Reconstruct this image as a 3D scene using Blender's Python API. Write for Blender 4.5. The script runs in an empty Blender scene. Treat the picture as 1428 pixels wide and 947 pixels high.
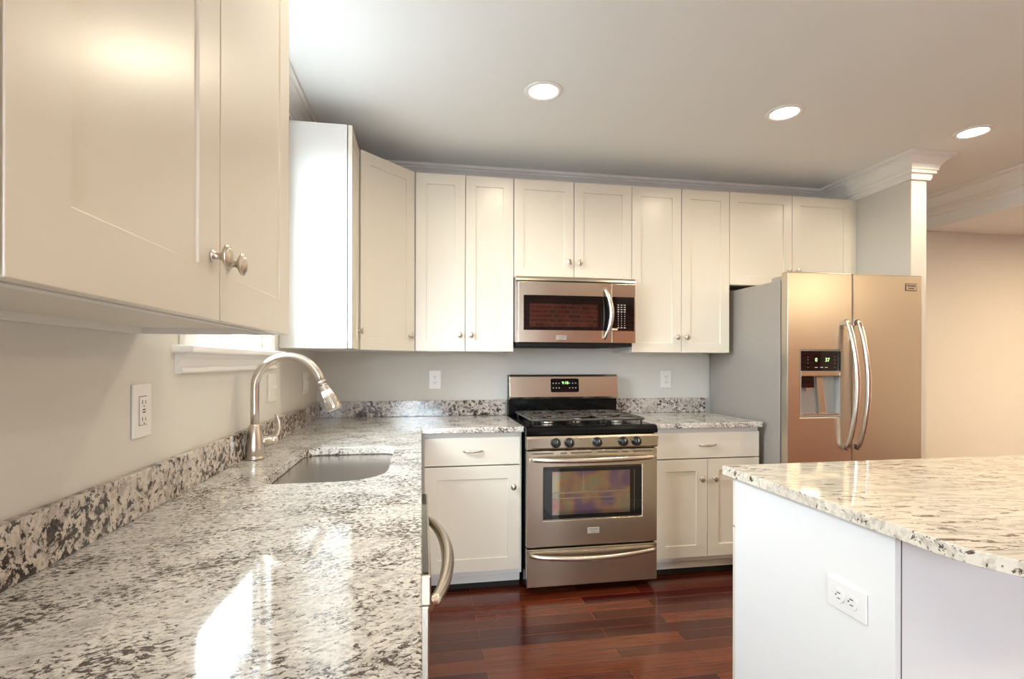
import bpy, bmesh, math, random
from mathutils import Vector, Matrix
random.seed(4)
PI = math.pi
S = bpy.context.scene
COL = S.collection

# ---------------------------------------------------------------- camera
cam_d = bpy.data.cameras.new('camera')
cam = bpy.data.objects.new('camera', cam_d); COL.objects.link(cam)
F_PX = 715.753
cam_d.sensor_width = 36.0; cam_d.sensor_fit = 'HORIZONTAL'
cam_d.lens = F_PX / 1428 * 36
cam_d.shift_x = (714 - 710.287) / 1428
cam_d.shift_y = (505.314 - 473.5) / 1428
cam_d.clip_start = 0.02
cam.matrix_world = (Matrix.Translation((0.6526, -3.4154, 1.2673)) @ Matrix.Rotation(math.radians(-9.7107), 4, 'Z')
                    @ Matrix.Rotation(PI / 2, 4, 'X') @ Matrix.Rotation(math.radians(0.105), 4, 'Z'))
S.camera = cam

# ---------------------------------------------------------------- world / exposure
S.view_settings.view_transform = 'Standard'
S.view_settings.look = 'None'
S.view_settings.gamma = 1.0
S.view_settings.use_curve_mapping = False
S.view_settings.exposure = 0.47
W = bpy.data.worlds.new('daylight'); S.world = W; W.use_nodes = True
bg = W.node_tree.nodes['Background']
bg.inputs['Strength'].default_value = 28.0
# overcast sky above the horizon, dim ground below it
_tc = W.node_tree.nodes.new('ShaderNodeTexCoord'); _sp = W.node_tree.nodes.new('ShaderNodeSeparateXYZ'); _cr = W.node_tree.nodes.new('ShaderNodeValToRGB')
W.node_tree.links.new(_tc.outputs['Generated'], _sp.inputs[0]); _mr = W.node_tree.nodes.new('ShaderNodeMapRange'); _mr.inputs['From Min'].default_value = -1
W.node_tree.links.new(_sp.outputs['Z'], _mr.inputs['Value']); W.node_tree.links.new(_mr.outputs[0], _cr.inputs['Fac']); W.node_tree.links.new(_cr.outputs['Color'], bg.inputs['Color'])
_e = _cr.color_ramp.elements; _e[0].position = .47; _e[0].color = (.09, .095, .10, 1); _e[1].position = .53; _e[1].color = (.76, .89, 1.0, 1)
LAMP_W = 5.0
LAMP_COL = (1.0, 0.89, 0.66)
HALL_W = 50.0

def portal(loc, rot, sx, sy):
    d = bpy.data.lights.new('daylight_portal', 'AREA'); d.shape = 'RECTANGLE'; d.size = sx; d.size_y = sy
    d.cycles.is_portal = True
    o = bpy.data.objects.new('daylight_portal', d); COL.objects.link(o); o.location = loc; o.rotation_euler = rot
portal((-0.16, -1.437, 1.83), (0, -PI / 2, 0), 1.0, 0.72)            # window over the sink, faces +x
portal((.60, -6.2, 1.07), (PI / 2, 0, 0), .9, 2.10)                  # glass door behind, faces +y

# ---------------------------------------------------------------- materials
def mat(name, col, rough=0.5, metal=0.0, **kw):
    m = bpy.data.materials.new(name); m.use_nodes = True
    b = m.node_tree.nodes['Principled BSDF']
    b.inputs['Base Color'].default_value = (*col, 1)
    b.inputs['Roughness'].default_value = rough
    b.inputs['Metallic'].default_value = metal
    for k, v in kw.items():
        b.inputs[k.replace('_', ' ')].default_value = v
    return m
def N(m, t, **kw):
    n = m.node_tree.nodes.new(t)
    for k, v in kw.items(): setattr(n, k, v)
    return n
def L(m, a, b): m.node_tree.links.new(a, b)
def bsdf(m): return m.node_tree.nodes['Principled BSDF']
def coords(m, scale=(1, 1, 1), rot=(0, 0, 0)):
    tc = N(m, 'ShaderNodeTexCoord'); mp = N(m, 'ShaderNodeMapping')
    mp.inputs['Scale'].default_value = scale; mp.inputs['Rotation'].default_value = rot
    L(m, tc.outputs['Object'], mp.inputs['Vector']); return mp.outputs['Vector']
def noise(m, vec, scale, detail=3, rough=.5, dist=0):
    n = N(m, 'ShaderNodeTexNoise'); n.inputs['Scale'].default_value = scale; n.inputs['Detail'].default_value = detail
    n.inputs['Roughness'].default_value = rough; n.inputs['Distortion'].default_value = dist
    L(m, vec, n.inputs['Vector']); return n.outputs['Fac']
def ramp(m, fac, stops):
    r = N(m, 'ShaderNodeValToRGB'); e = r.color_ramp.elements
    e[0].position, e[0].color = stops[0][0], (*stops[0][1], 1)
    e[1].position, e[1].color = stops[-1][0], (*stops[-1][1], 1)
    for p, c in stops[1:-1]:
        q = e.new(p); q.color = (*c, 1)
    L(m, fac, r.inputs['Fac']); return r.outputs['Color']
def mix(m, fac, a, b, blend='MIX'):
    x = N(m, 'ShaderNodeMix', data_type='RGBA', blend_type=blend)
    if isinstance(fac, (int, float)): x.inputs[0].default_value = fac
    else: L(m, fac, x.inputs[0])
    for s, v in ((6, a), (7, b)):
        if isinstance(v, tuple): x.inputs[s].default_value = (*v, 1)
        else: L(m, v, x.inputs[s])
    return x.outputs[2]
def bump(m, fac, strength=.2, dist=.001):
    b = N(m, 'ShaderNodeBump'); b.inputs['Strength'].default_value = strength; b.inputs['Distance'].default_value = dist
    L(m, fac, b.inputs['Height']); L(m, b.outputs['Normal'], bsdf(m).inputs['Normal'])

def paint(name, col, rough, bs=.08, sc=180):
    m = mat(name, col, rough); v = coords(m); n = noise(m, v, sc, 3)
    c = mix(m, noise(m, v, 1.3, 2), tuple(x * .985 for x in col), tuple(min(1, x * 1.015) for x in col))
    L(m, c, bsdf(m).inputs['Base Color']); bump(m, n, bs, .001); return m
M_wall = paint('wall_paint', (0.70, 0.67, 0.61), .7)
M_ceil = paint('ceiling_paint', (0.89, 0.91, 0.90), .8)
M_trim = paint('trim_paint', (0.90, 0.89, 0.86), .4, .03)
M_cab = paint('cabinet_paint', (0.79, 0.735, 0.63), .30, .10, 420)
bsdf(M_cab).inputs['Coat Weight'].default_value = .25; bsdf(M_cab).inputs['Coat Roughness'].default_value = .25
M_cabside = paint('cabinet_side', (0.77, 0.755, 0.72), .38, .03)
M_island = paint('island_panel', (0.84, 0.83, 0.81), .4, .02)
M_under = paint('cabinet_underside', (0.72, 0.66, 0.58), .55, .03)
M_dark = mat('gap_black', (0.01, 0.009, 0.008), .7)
M_white = mat('white_plastic', (0.86, 0.84, 0.80), .3)
M_slot = mat('slot_dark', (0.10, 0.08, 0.07), .6)

def granite(name, scl, light, mid, dark, stretch=(1, 1, 1), rot=(0, 0, 0), lo=.50, hi=.56, cl=.0, rough=.07):
    m = mat(name, light, rough); v0 = coords(m, (1, 1, 1), rot)
    wn = N(m, 'ShaderNodeTexNoise'); wn.inputs['Scale'].default_value = 9; wn.inputs['Detail'].default_value = 3
    L(m, v0, wn.inputs['Vector'])
    vm = N(m, 'ShaderNodeVectorMath', operation='MULTIPLY_ADD'); L(m, wn.outputs['Color'], vm.inputs[0])
    vm.inputs[1].default_value = (.05, .05, .05); L(m, v0, vm.inputs[2])
    mp = N(m, 'ShaderNodeMapping'); mp.inputs['Scale'].default_value = stretch; L(m, vm.outputs[0], mp.inputs['Vector'])
    v = mp.outputs['Vector']
    base = ramp(m, noise(m, v, scl * .18, 5, .6), [(.30, mid), (.48, light), (.62, tuple(min(1, c * 1.06) for c in light)), (.74, mid)])
    # grey cloudy veil
    veil = ramp(m, noise(m, v, scl * .9, 5, .7), [(.46, (0, 0, 0)), (.60, (1, 1, 1))])
    grey = tuple(c * .74 for c in mid)
    f1 = N(m, 'ShaderNodeMath', operation='MULTIPLY'); L(m, veil, f1.inputs[0]); f1.inputs[1].default_value = .75
    base = mix(m, f1.outputs[0], base, grey)
    # dark mineral flecks, gathered in clusters
    n1 = noise(m, v, scl, 6, .72, .4); n2 = noise(m, v0, scl * .10, 3, .6)
    ad = N(m, 'ShaderNodeMath', operation='MULTIPLY_ADD'); L(m, n2, ad.inputs[0]); ad.inputs[1].default_value = .38; L(m, n1, ad.inputs[2])
    sb = N(m, 'ShaderNodeMath', operation='SUBTRACT'); L(m, ad.outputs[0], sb.inputs[0]); sb.inputs[1].default_value = .19 - cl
    fl = ramp(m, sb.outputs[0], [(lo, (0, 0, 0)), (hi, (1, 1, 1))])
    dk = ramp(m, noise(m, v, scl * 1.7, 3, .6), [(.40, dark), (.62, tuple(min(1, c * 2.6) for c in dark))])
    L(m, mix(m, fl, base, dk), bsdf(m).inputs['Base Color'])
    bsdf(m).inputs['Specular IOR Level'].default_value = .6
    return m
M_granite = granite('granite_top', 90, (.76, .72, .66), (.54, .50, .455), (.045, .036, .032), (1, 1.6, 1.6), (0, 0, math.radians(-16)), .532, .575, .0)
M_granite_bs = granite('granite_backsplash', 52, (.64, .57, .50), (.42, .35, .30), (.028, .022, .02), (1, 1, 1), (.4, .3, .2), .515, .545, .0, .12)
M_granite_is = granite('granite_island', 15, (.76, .69, .58), (.64, .57, .47), (.07, .045, .032), (1, 3.8, 3.0), (0, 0, math.radians(10)), .56, .59, .0)

def steel(name, col, rough, axis=2, aniso=.5):
    m = mat(name, col, rough, 1.0); sc = [900, 900, 900]; sc[axis] = 5
    v = coords(m, tuple(sc)); n = noise(m, v, 1.0, 3, .6)
    r = N(m, 'ShaderNodeMapRange'); r.inputs['To Min'].default_value = rough * .97; r.inputs['To Max'].default_value = rough * 1.03
    L(m, n, r.inputs['Value']); L(m, r.outputs[0], bsdf(m).inputs['Roughness'])
    return m
M_steel = steel('brushed_steel', (.64, .575, .46), .27, 0)
M_steelv = steel('brushed_steel_vertical', (.62, .565, .475), .30, 2)
M_nickel = steel('brushed_nickel', (.62, .56, .49), .30, 2)
M_chrome = mat('polished_steel', (.66, .60, .53), .26, 1.0)
M_badge = mat('badge_alloy', (.46, .41, .36), .4, .3)
M_sink = steel('sink_steel', (.62, .59, .56), .24, 0)
M_fside = mat('fridge_side_grey', (.37, .335, .30), .42, .15)
M_black = mat('black_enamel', (.005, .005, .005), .12, 0, Specular_IOR_Level=.25)
M_iron = mat('cast_iron', (.065, .055, .048), .25)
M_bglass = mat('black_glass', (.006, .006, .006), .04, 0, Coat_Weight=.4, Coat_Roughness=.02)
M_mwglass = mat('microwave_window_glass', (.012, .008, .007), .03, 0, IOR=3.0)
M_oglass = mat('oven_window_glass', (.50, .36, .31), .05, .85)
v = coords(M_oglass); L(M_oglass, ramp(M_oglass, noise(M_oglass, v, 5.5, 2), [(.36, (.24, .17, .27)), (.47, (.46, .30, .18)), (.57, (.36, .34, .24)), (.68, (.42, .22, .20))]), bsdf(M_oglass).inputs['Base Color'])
M_knobk = mat('black_knob', (.012, .012, .012), .28)
M_grey = mat('dispenser_grey', (.42, .42, .40), .35, .3)
M_burner = mat('burner_alloy', (.60, .58, .55), .35, .8)
M_legend = mat('legend_print', (.75, .75, .72), .5)
M_orange = mat('rack_wire', (.55, .45, .35), .3, 1.0)

def emis(name, col, s):
    m = mat(name, (0, 0, 0), .5); b = bsdf(m)
    b.inputs['Emission Color'].default_value = (*col, 1); b.inputs['Emission Strength'].default_value = s; return m
M_led = emis('green_led', (.55, 1.0, .35), 1.6)
M_lampdisc = emis('lamp_diffuser', (1.0, .93, .80), 8.0)

M_glass = bpy.data.materials.new('window_glass'); M_glass.use_nodes = True
nt = M_glass.node_tree; nt.nodes.clear()
_o = nt.nodes.new('ShaderNodeOutputMaterial'); _t = nt.nodes.new('ShaderNodeBsdfTransparent'); _g = nt.nodes.new('ShaderNodeBsdfGlossy')
_g.inputs['Roughness'].default_value = .02; _mx = nt.nodes.new('ShaderNodeMixShader'); _mx.inputs[0].default_value = .06
nt.links.new(_t.outputs[0], _mx.inputs[1]); nt.links.new(_g.outputs[0], _mx.inputs[2]); nt.links.new(_mx.outputs[0], _o.inputs[0])

# floor planks (run along x)
M_floor = mat('cherry_floorboards', (.1, .02, .01), .20, 0, Coat_Weight=.2, Coat_Roughness=.08)
v = coords(M_floor); bt = N(M_floor, 'ShaderNodeTexBrick')
bt.offset = .37; bt.offset_frequency = 2; bt.squash = 1
bt.inputs['Scale'].default_value = 1; bt.inputs['Brick Width'].default_value = .92; bt.inputs['Row Height'].default_value = .083
bt.inputs['Mortar Size'].default_value = .0011; bt.inputs['Mortar Smooth'].default_value = .2; bt.inputs['Bias'].default_value = -.1
bt.inputs['Color1'].default_value = (.050, .004, .003, 1); bt.inputs['Color2'].default_value = (.17, .040, .014, 1)
bt.inputs['Mortar'].default_value = (.20, .07, .04, 1); L(M_floor, v, bt.inputs['Vector'])
gv = coords(M_floor, (2.2, 38, 1)); gr = noise(M_floor, gv, 2.0, 5, .65, .6)
gcol = ramp(M_floor, gr, [(.3, (.62, .55, .5)), (.7, (1.25, 1.2, 1.15))])
L(M_floor, mix(M_floor, 1.0, bt.outputs['Color'], gcol, 'MULTIPLY'), bsdf(M_floor).inputs['Base Color'])
bump(M_floor, bt.outputs['Fac'], -.25, .001)

# brick wall at the far end behind the camera
M_brick = mat('red_brick', (.4, .1, .06), .8)
v = coords(M_brick, (1, 1, 1), (-PI / 2, 0, 0)); bb = N(M_brick, 'ShaderNodeTexBrick')
bb.inputs['Scale'].default_value = 1; bb.inputs['Brick Width'].default_value = .215; bb.inputs['Row Height'].default_value = .075
bb.inputs['Mortar Size'].default_value = .006; bb.inputs['Color1'].default_value = (.62, .12, .06, 1); bb.inputs['Color2'].default_value = (.30, .055, .035, 1)
bb.inputs['Mortar'].default_value = (.55, .42, .32, 1); L(M_brick, v, bb.inputs['Vector']); L(M_brick, bb.outputs['Color'], bsdf(M_brick).inputs['Base Color'])

# ---------------------------------------------------------------- mesh helpers
class MB:
    def __init__(s): s.bm = bmesh.new()
    def face(s, pts, smooth=False):
        f = s.bm.faces.new([s.bm.verts.new(p) for p in pts]); f.smooth = smooth; return f
    def box(s, x0, x1, y0, y1, z0, z1):
        x0, x1 = sorted((x0, x1)); y0, y1 = sorted((y0, y1)); z0, z1 = sorted((z0, z1))
        v = [s.bm.verts.new((x, y, z)) for x in (x0, x1) for y in (y0, y1) for z in (z0, z1)]
        for q in ((0, 1, 3, 2), (4, 6, 7, 5), (0, 4, 5, 1), (2, 3, 7, 6), (0, 2, 6, 4), (1, 5, 7, 3)):
            s.bm.faces.new([v[i] for i in q])
        return s
    def rings(s, rings, closed=True, cap=True, smooth=True, loop=False):
        R = [[s.bm.verts.new(p) for p in r] for r in rings]; n = len(R[0])
        pairs = list(zip(R, R[1:])) + ([(R[-1], R[0])] if loop else [])
        for a, b in pairs:
            for i in range(n if closed else n - 1):
                j = (i + 1) % n
                f = s.bm.faces.new((a[i], a[j], b[j], b[i])); f.smooth = smooth
        if cap and not loop:
            s.bm.faces.new(R[0][::-1]); s.bm.faces.new(R[-1])
        return s
    def tube(s, pts, rad, seg=12, loop=False, flat=1.0, up=None):
        pts = [Vector(p) for p in pts]; n = len(pts); rs = rad if isinstance(rad, (list, tuple)) else [rad] * n
        rings = []; prev = None
        for i, p in enumerate(pts):
            if loop: t = pts[(i + 1) % n] - pts[i - 1]
            else: t = pts[min(i + 1, n - 1)] - pts[max(i - 1, 0)]
            t.normalize()
            if up is not None: a = Vector(up)
            elif prev is not None: a = prev
            else: a = Vector((0, 0, 1)) if abs(t.z) < .9 else Vector((1, 0, 0))
            a = (a - t * a.dot(t)).normalized(); prev = a; b = t.cross(a)
            rings.append([p + (a * math.cos(q) * flat + b * math.sin(q)) * rs[i] for q in [2 * PI * k / seg for k in range(seg)]])
        return s.rings(rings, loop=loop)
    def lathe(s, prof, origin=(0, 0, 0), axis='Z', seg=24, sx=1, sy=1):
        o = Vector(origin)
        if isinstance(axis, str): ax = {'Z': Vector((0, 0, 1)), '-Y': Vector((0, -1, 0)), 'Y': Vector((0, 1, 0)), 'X': Vector((1, 0, 0)), '-Z': Vector((0, 0, -1))}[axis]
        else: ax = Vector(axis).normalized()
        a = Vector((0, 0, 1)) if abs(ax.z) < .9 else Vector((1, 0, 0)); a = (a - ax * a.dot(ax)).normalized(); b = ax.cross(a)
        return s.rings([[o + ax * h + (a * math.cos(q) * sx + b * math.sin(q) * sy) * max(r, 1e-4) for q in [2 * PI * k / seg for k in range(seg)]] for r, h in prof])
    def panel(s, x0, x1, z0, z1, yf, yb, inset, rec, lip=.0):
        """slab facing -y with a rectangular recess; inset=(left,right,bottom,top)"""
        a0, a1, c0, c1 = x0 + inset[0], x1 - inset[1], z0 + inset[2], z1 - inset[3]
        B = s.bm.verts.new
        O = [B(p) for p in ((x0, yf, z0), (x1, yf, z0), (x1, yf, z1), (x0, yf, z1))]
        I = [B(p) for p in ((a0, yf, c0), (a1, yf, c0), (a1, yf, c1), (a0, yf, c1))]
        l = lip
        D = [B(p) for p in ((a0 + l, yf + rec, c0 + l), (a1 - l, yf + rec, c0 + l), (a1 - l, yf + rec, c1 - l), (a0 + l, yf + rec, c1 - l))]
        K = [B(p) for p in ((x0, yb, z0), (x1, yb, z0), (x1, yb, z1), (x0, yb, z1))]
        for i in range(4):
            j = (i + 1) % 4
            for q in ((O[i], O[j], I[j], I[i]), (I[i], I[j], D[j], D[i]), (O[j], O[i], K[i], K[j])): s.bm.faces.new(q)
        s.bm.faces.new(D); s.bm.faces.new(K[::-1]); return s
    def prism(s, poly, z0, z1, holes=()):
        """polygon in xy (with holes) extruded in z"""
        bm2 = bmesh.new(); es = []
        for lp in [poly] + list(holes):
            vs = [bm2.verts.new((p[0], p[1], z1)) for p in lp]
            es += [bm2.edges.new((vs[i], vs[(i + 1) % len(vs)])) for i in range(len(vs))]
        bmesh.ops.triangle_fill(bm2, edges=es, use_beauty=True, use_dissolve=False)
        tris = [[v.co.copy() for v in f.verts] for f in bm2.faces]; bm2.free()
        key = {}
        def V(x, y, z):
            k = (round(x, 5), round(y, 5), round(z, 5))
            if k not in key: key[k] = s.bm.verts.new((x, y, z))
            return key[k]
        for t in tris:
            n = (t[1] - t[0]).cross(t[2] - t[0])
            if n.z < 0: t = t[::-1]
            s.bm.faces.new([V(p.x, p.y, z1) for p in t]); s.bm.faces.new([V(p.x, p.y, z0) for p in t[::-1]])
        for lp in [poly] + list(holes):
            for i in range(len(lp)):
                a, b = lp[i], lp[(i + 1) % len(lp)]
                s.bm.faces.new((V(a[0], a[1], z0), V(b[0], b[1], z0), V(b[0], b[1], z1), V(a[0], a[1], z1)))
        return s
    def sweep(s, path, prof):
        """mitred sweep of profile (d, z) along an open xy polyline; interior lies to the right"""
        P = [Vector(p) for p in path]; rings = []
        for i, p in enumerate(P):
            ns = []
            if i > 0: t = (P[i] - P[i - 1]).normalized(); ns.append(Vector((t.y, -t.x)))
            if i < len(P) - 1: t = (P[i + 1] - P[i]).normalized(); ns.append(Vector((t.y, -t.x)))
            m = sum(ns, Vector((0, 0))); m = m / m.dot(ns[0]) if len(ns) == 2 else ns[0]
            rings.append([(p.x + m.x * d, p.y + m.y * d, z) for d, z in prof])
        return s.rings(rings, smooth=False)

ORG = {}
def obj(name, mb, m, parent=None, bevel=0, label=None, seg=2):
    bmesh.ops.recalc_face_normals(mb.bm, faces=mb.bm.faces)
    off = ORG.get(parent.name, Vector((0, 0, 0))) if parent else Vector((0, 0, 0))
    if off.length: bmesh.ops.translate(mb.bm, verts=mb.bm.verts, vec=-off)
    me = bpy.data.meshes.new(name); mb.bm.to_mesh(me); mb.bm.free()
    o = bpy.data.objects.new(name, me); COL.objects.link(o); me.materials.append(m)
    if parent: o.parent = parent; ORG[o.name] = off
    if label: o['label'] = label
    if bevel:
        b = o.modifiers.new('bevel', 'BEVEL'); b.width = bevel; b.segments = seg; b.limit_method = 'ANGLE'; b.angle_limit = math.radians(40)
    return o
def thing(name, label, cat, loc=(0, 0, 0), rot=0, group=None):
    o = bpy.data.objects.new(name, None); COL.objects.link(o); o.location = loc; o.rotation_euler = (0, 0, rot); o.empty_display_size = .05
    o['label'] = label; o['category'] = cat
    if group: o['group'] = group
    ORG[o.name] = Vector(loc) if not rot else Vector((0, 0, loc[2])); return o
def tag(o, label, cat, group=None):
    o['label'] = label; o['category'] = cat
    if group: o['group'] = group
    # move the origin to the thing's base, keeping the geometry where it stands
    me = o.data; xs = [v.co for v in me.vertices]
    c = Vector(((min(p.x for p in xs) + max(p.x for p in xs)) / 2, (min(p.y for p in xs) + max(p.y for p in xs)) / 2, min(p.z for p in xs)))
    return o
def struct(name, mb, m, parent=None, bevel=0):
    o = obj(name, mb, m, parent, bevel)
    if not parent: o['kind'] = 'structure'
    return o
def text(name, body, size, m, parent, pos, label=None, sx=1.0, depth=.0006, align='CENTER'):
    """lettering facing -y in the parent's world-aligned frame"""
    c = bpy.data.curves.new(name, 'FONT'); c.body = body; c.size = size; c.extrude = depth; c.align_x = align; c.align_y = 'CENTER'; c.resolution_u = 3
    t = bpy.data.objects.new('tmp', c); COL.objects.link(t)
    dg = bpy.context.evaluated_depsgraph_get(); me = bpy.data.meshes.new_from_object(t.evaluated_get(dg))
    bpy.data.objects.remove(t); bpy.data.curves.remove(c)
    off = ORG.get(parent.name, Vector((0, 0, 0)))
    me.transform(Matrix.Translation(Vector(pos) - off) @ Matrix.Rotation(PI / 2, 4, 'X') @ Matrix.Diagonal((sx, 1, 1, 1)))
    me.materials.clear(); me.materials.append(m); me.name = name
    o = bpy.data.objects.new(name, me); COL.objects.link(o); o.parent = parent; ORG[o.name] = off
    if label: o['label'] = label
    return o
def rrect(x0, x1, y0, y1, r, n=6):
    if not isinstance(r, (list, tuple)): r = [r] * 4
    out = []
    for k, (cx, cy, sx, sy) in enumerate(((x1, y1, -1, -1), (x0, y1, 1, -1), (x0, y0, 1, 1), (x1, y0, -1, 1))):
        for i in range(n + 1):
            a = PI / 2 * (k + i / n); out.append((cx + sx * r[k] + r[k] * math.cos(a), cy + sy * r[k] + r[k] * math.sin(a)))
    return out

# ---------------------------------------------------------------- measured layout
ZC, ZCT, ZB, ZT = 2.54, .914, 1.332, 2.391     # ceiling, worktop, wall-cabinet bottom and top
YF = -.33                                      # wall-cabinet door faces
YBACK, XR = -6.0, 7.4
XH, ZH = 4.53, 2.305                           # header beam face and the lower ceiling

# ---------------------------------------------------------------- room shell
struct('floor', MB().box(-.15, XR + .15, YBACK - .15, .15, -.1, 0), M_floor)
struct('ceiling', MB().box(-.15, XH, YBACK - .15, .15, ZC, ZC + .12), M_ceil)
struct('ceiling_hall', MB().box(XH, XR + .15, YBACK - .15, .15, ZH, ZC + .12), M_ceil)
wy0, wy1, wz0, wz1 = -1.80, -1.075, 1.325, 2.33
m = MB(); m.box(-.15, 0, YBACK - .15, wy0, 0, ZC); m.box(-.15, 0, wy1, .15, 0, ZC); m.box(-.15, 0, wy0, wy1, 0, wz0); m.box(-.15, 0, wy0, wy1, wz1, ZC)
struct('wall_left', m, M_wall)
struct('wall_back', MB().box(0, XR + .15, 0, .15, 0, ZC), M_wall)
struct('wall_partition', MB().box(3.62, 3.73, -.72, 0, 0, ZC), M_wall)
dx0, dx1, dz1 = .15, 1.05, 2.12
m = MB(); m.box(0, dx0, YBACK - .15, YBACK, 0, ZC); m.box(dx1, XR + .15, YBACK - .15, YBACK, 0, ZC); m.box(dx0, dx1, YBACK - .15, YBACK, dz1, ZC)
struct('wall_front', m, M_brick)
struct('wall_right', MB().box(XR, XR + .15, YBACK, 0, 0, ZC), M_wall)
crown = [(0, ZC - .145), (.014, ZC - .145), (.020, ZC - .132), (.020, ZC - .114), (.036, ZC - .110), (.036, ZC - .094), (.043, ZC - .090), (.043, ZC - .082),
         (.050, ZC - .064), (.062, ZC - .046), (.078, ZC - .032), (.086, ZC - .028), (.086, ZC - .020), (.102, ZC - .018), (.102, ZC), (0, ZC)]
struct('trim_1', MB().sweep([(0, YBACK), (0, 0), (3.62, 0), (3.62, -.72), (3.73, -.72), (3.73, 0), (XH, 0), (XH, YBACK)], crown), M_trim)

# window over the sink
win = struct('window_1', MB().box(-.12, -.02, wy0, wy0 + .025, wz0, wz1).box(-.12, -.02, wy1 - .025, wy1, wz0, wz1)
             .box(-.12, -.02, wy0 + .025, wy1 - .025, wz0, wz0 + .02).box(-.12, -.02, wy0 + .025, wy1 - .025, wz1 - .02, wz1), M_trim)
m = MB(); zm = (wz0 + wz1) / 2
for a, b, x in ((wz0 + .02, zm + .02, -.055), (zm - .02, wz1 - .02, -.09)):
    m.box(x - .015, x + .015, wy0 + .025, wy0 + .055, a, b).box(x - .015, x + .015, wy1 - .055, wy1 - .025, a, b)
    m.box(x - .015, x + .015, wy0 + .055, wy1 - .055, a, a + .022).box(x - .015, x + .015, wy0 + .055, wy1 - .055, b - .035, b)
struct('sash', m, M_trim, win, .002)
struct('pane', MB().box(-.057, -.053, wy0 + .055, wy1 - .055, wz0 + .04, zm - .01).box(-.092, -.088, wy0 + .055, wy1 - .055, zm + .01, wz1 - .05), M_glass, win)
m = MB(); m.box(0, .018, wy0 - .085, wy0, wz0 - .02, wz1 + .07).box(0, .018, wy1, wy1 + .055, wz0 - .02, wz1 + .07).box(0, .018, wy0, wy1, wz1, wz1 + .07)
struct('casing', m, M_trim, win, .003)
m = MB(); m.box(-.02, .055, wy0 - .125, wy1 + .110, wz0 - .034, wz0 - .012)
struct('window_sill', m, M_trim, win, .006)
m = MB(); ap = [(0, 1.235), (.010, 1.235), (.018, 1.240), (.018, 1.250), (.010, 1.256), (.014, 1.275), (.028, 1.288), (.034, 1.2905), (0, 1.2905)]
m.rings([[(d, y, z) for d, z in ap] for y in (wy0 - .105, wy1 + .090)], smooth=False)
struct('apron', m, M_trim, win)
# glass door in the brick wall behind the camera
dr = struct('door_1', MB().box(dx0, dx0 + .07, YBACK - .12, YBACK - .03, 0, dz1).box(dx1 - .07, dx1, YBACK - .12, YBACK - .03, 0, dz1)
            .box(dx0 + .07, dx1 - .07, YBACK - .12, YBACK - .03, dz1 - .07, dz1).box(dx0 + .07, dx1 - .07, YBACK - .12, YBACK - .03, 0, .08)
            .box(dx0 + .07, dx1 - .07, YBACK - .11, YBACK - .04, .95, 1.05), M_trim)
struct('pane', MB().box(dx0 + .07, dx1 - .07, YBACK - .078, YBACK - .072, .08, .95).box(dx0 + .07, dx1 - .07, YBACK - .078, YBACK - .072, 1.05, dz1 - .07), M_glass, dr)

struct('floor_bounce', MB().box(-3, 5, -11, YBACK - .15, -.15, -.05), mat('bounce_slab_grey', (.62, .62, .60), .8))  # unseen slab added outside the door to bounce skylight onto the ceiling

# ---------------------------------------------------------------- cabinet builders
KNOB = [(.0085, 0), (.0085, .002), (.0055, .005), (.0045, .010), (.0055, .014), (.0125, .018), (.0160, .021), (.0165, .024), (.0135, .0265),
        (.0120, .0262), (.0105, .0285), (.0065, .0295), (.0002, .0300)]
def knob(parent, x, y, z):
    return obj('knob', MB().lathe(KNOB, (x, y, z), '-Y', 20, 1.15, .92), M_nickel, parent, label='brushed nickel knob')
def pull(parent, x, y, z, w=.098):
    m = MB(); n = 14; pts = []
    for i in range(n + 1):
        t = i / n; pts.append((x - w / 2 + w * t, y - .004 - .020 * math.sin(PI * t) ** .5, z))
    m.tube(pts, [.0042 + .0022 * math.sin(PI * i / n) for i in range(n + 1)], 8)
    for s in (-1, 1): m.lathe([(.007, 0), (.006, .004), (.004, .007)], (x + s * w / 2, y, z), '-Y', 12)
    return obj('pull', m, M_nickel, parent, label='nickel bow pull')
def shaker(parent, x0, x1, z0, z1, yf, knob_at=None, st=.062, th=.019):
    o = obj('door', MB().panel(x0, x1, z0, z1, yf, yf + th, (st, st, st, st), .0065 if st < .075 else .0042, .0006), M_cab, parent, .0012)
    if knob_at == 'L': knob(o, x0 + .032, yf, z0 + .098)
    if knob_at == 'R': knob(o, x1 - .032, yf, z0 + .098)
    if knob_at == 'TL': knob(o, x0 + .040, yf, z1 - .115)
    if knob_at == 'TR': knob(o, x1 - .040, yf, z1 - .115)
    return o
def upper(label, loc, rot, w, z0, z1, knobs, depth=.33, group='painted wall cabinets', side=None, st=.062, inner=None):
    t = thing('wall_cabinet', label, 'cabinet', (loc[0], loc[1], z0), rot, group)
    xo, yo = (0, 0) if rot else (loc[0], loc[1])
    f = yo - depth + .0232; bk = yo - .002
    x0, x1 = xo + .001, xo + w - .001; q = .016; m = MB()
    m.box(x0, x0 + q, f, bk, z0, z1 - q).box(x1 - q, x1, f, bk, z0, z1 - q).box(x0, x1, f, bk, z1 - q, z1)
    m.box(x0 + q, x1 - q, bk - q, bk, z0, z1 - q).box(x0 + q, x1 - q, f, f + q, z0, z0 + .03)
    obj('carcass', m, side or M_cabside, t, .0008)
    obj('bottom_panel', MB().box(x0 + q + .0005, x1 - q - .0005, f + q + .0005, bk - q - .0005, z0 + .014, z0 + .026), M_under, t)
    n = len(knobs); g = .0018; lo, hi = inner or (g, w - g)
    dw = (hi - lo) / n
    for i, k in enumerate(knobs):
        shaker(t, xo + lo + i * dw + (g if i else 0), xo + lo + (i + 1) * dw - (g if i < n - 1 else 0), z0 + .001, z1 - .001, yo - depth, k, st)
    return t
G = 'white shaker wall cabinets'
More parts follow.
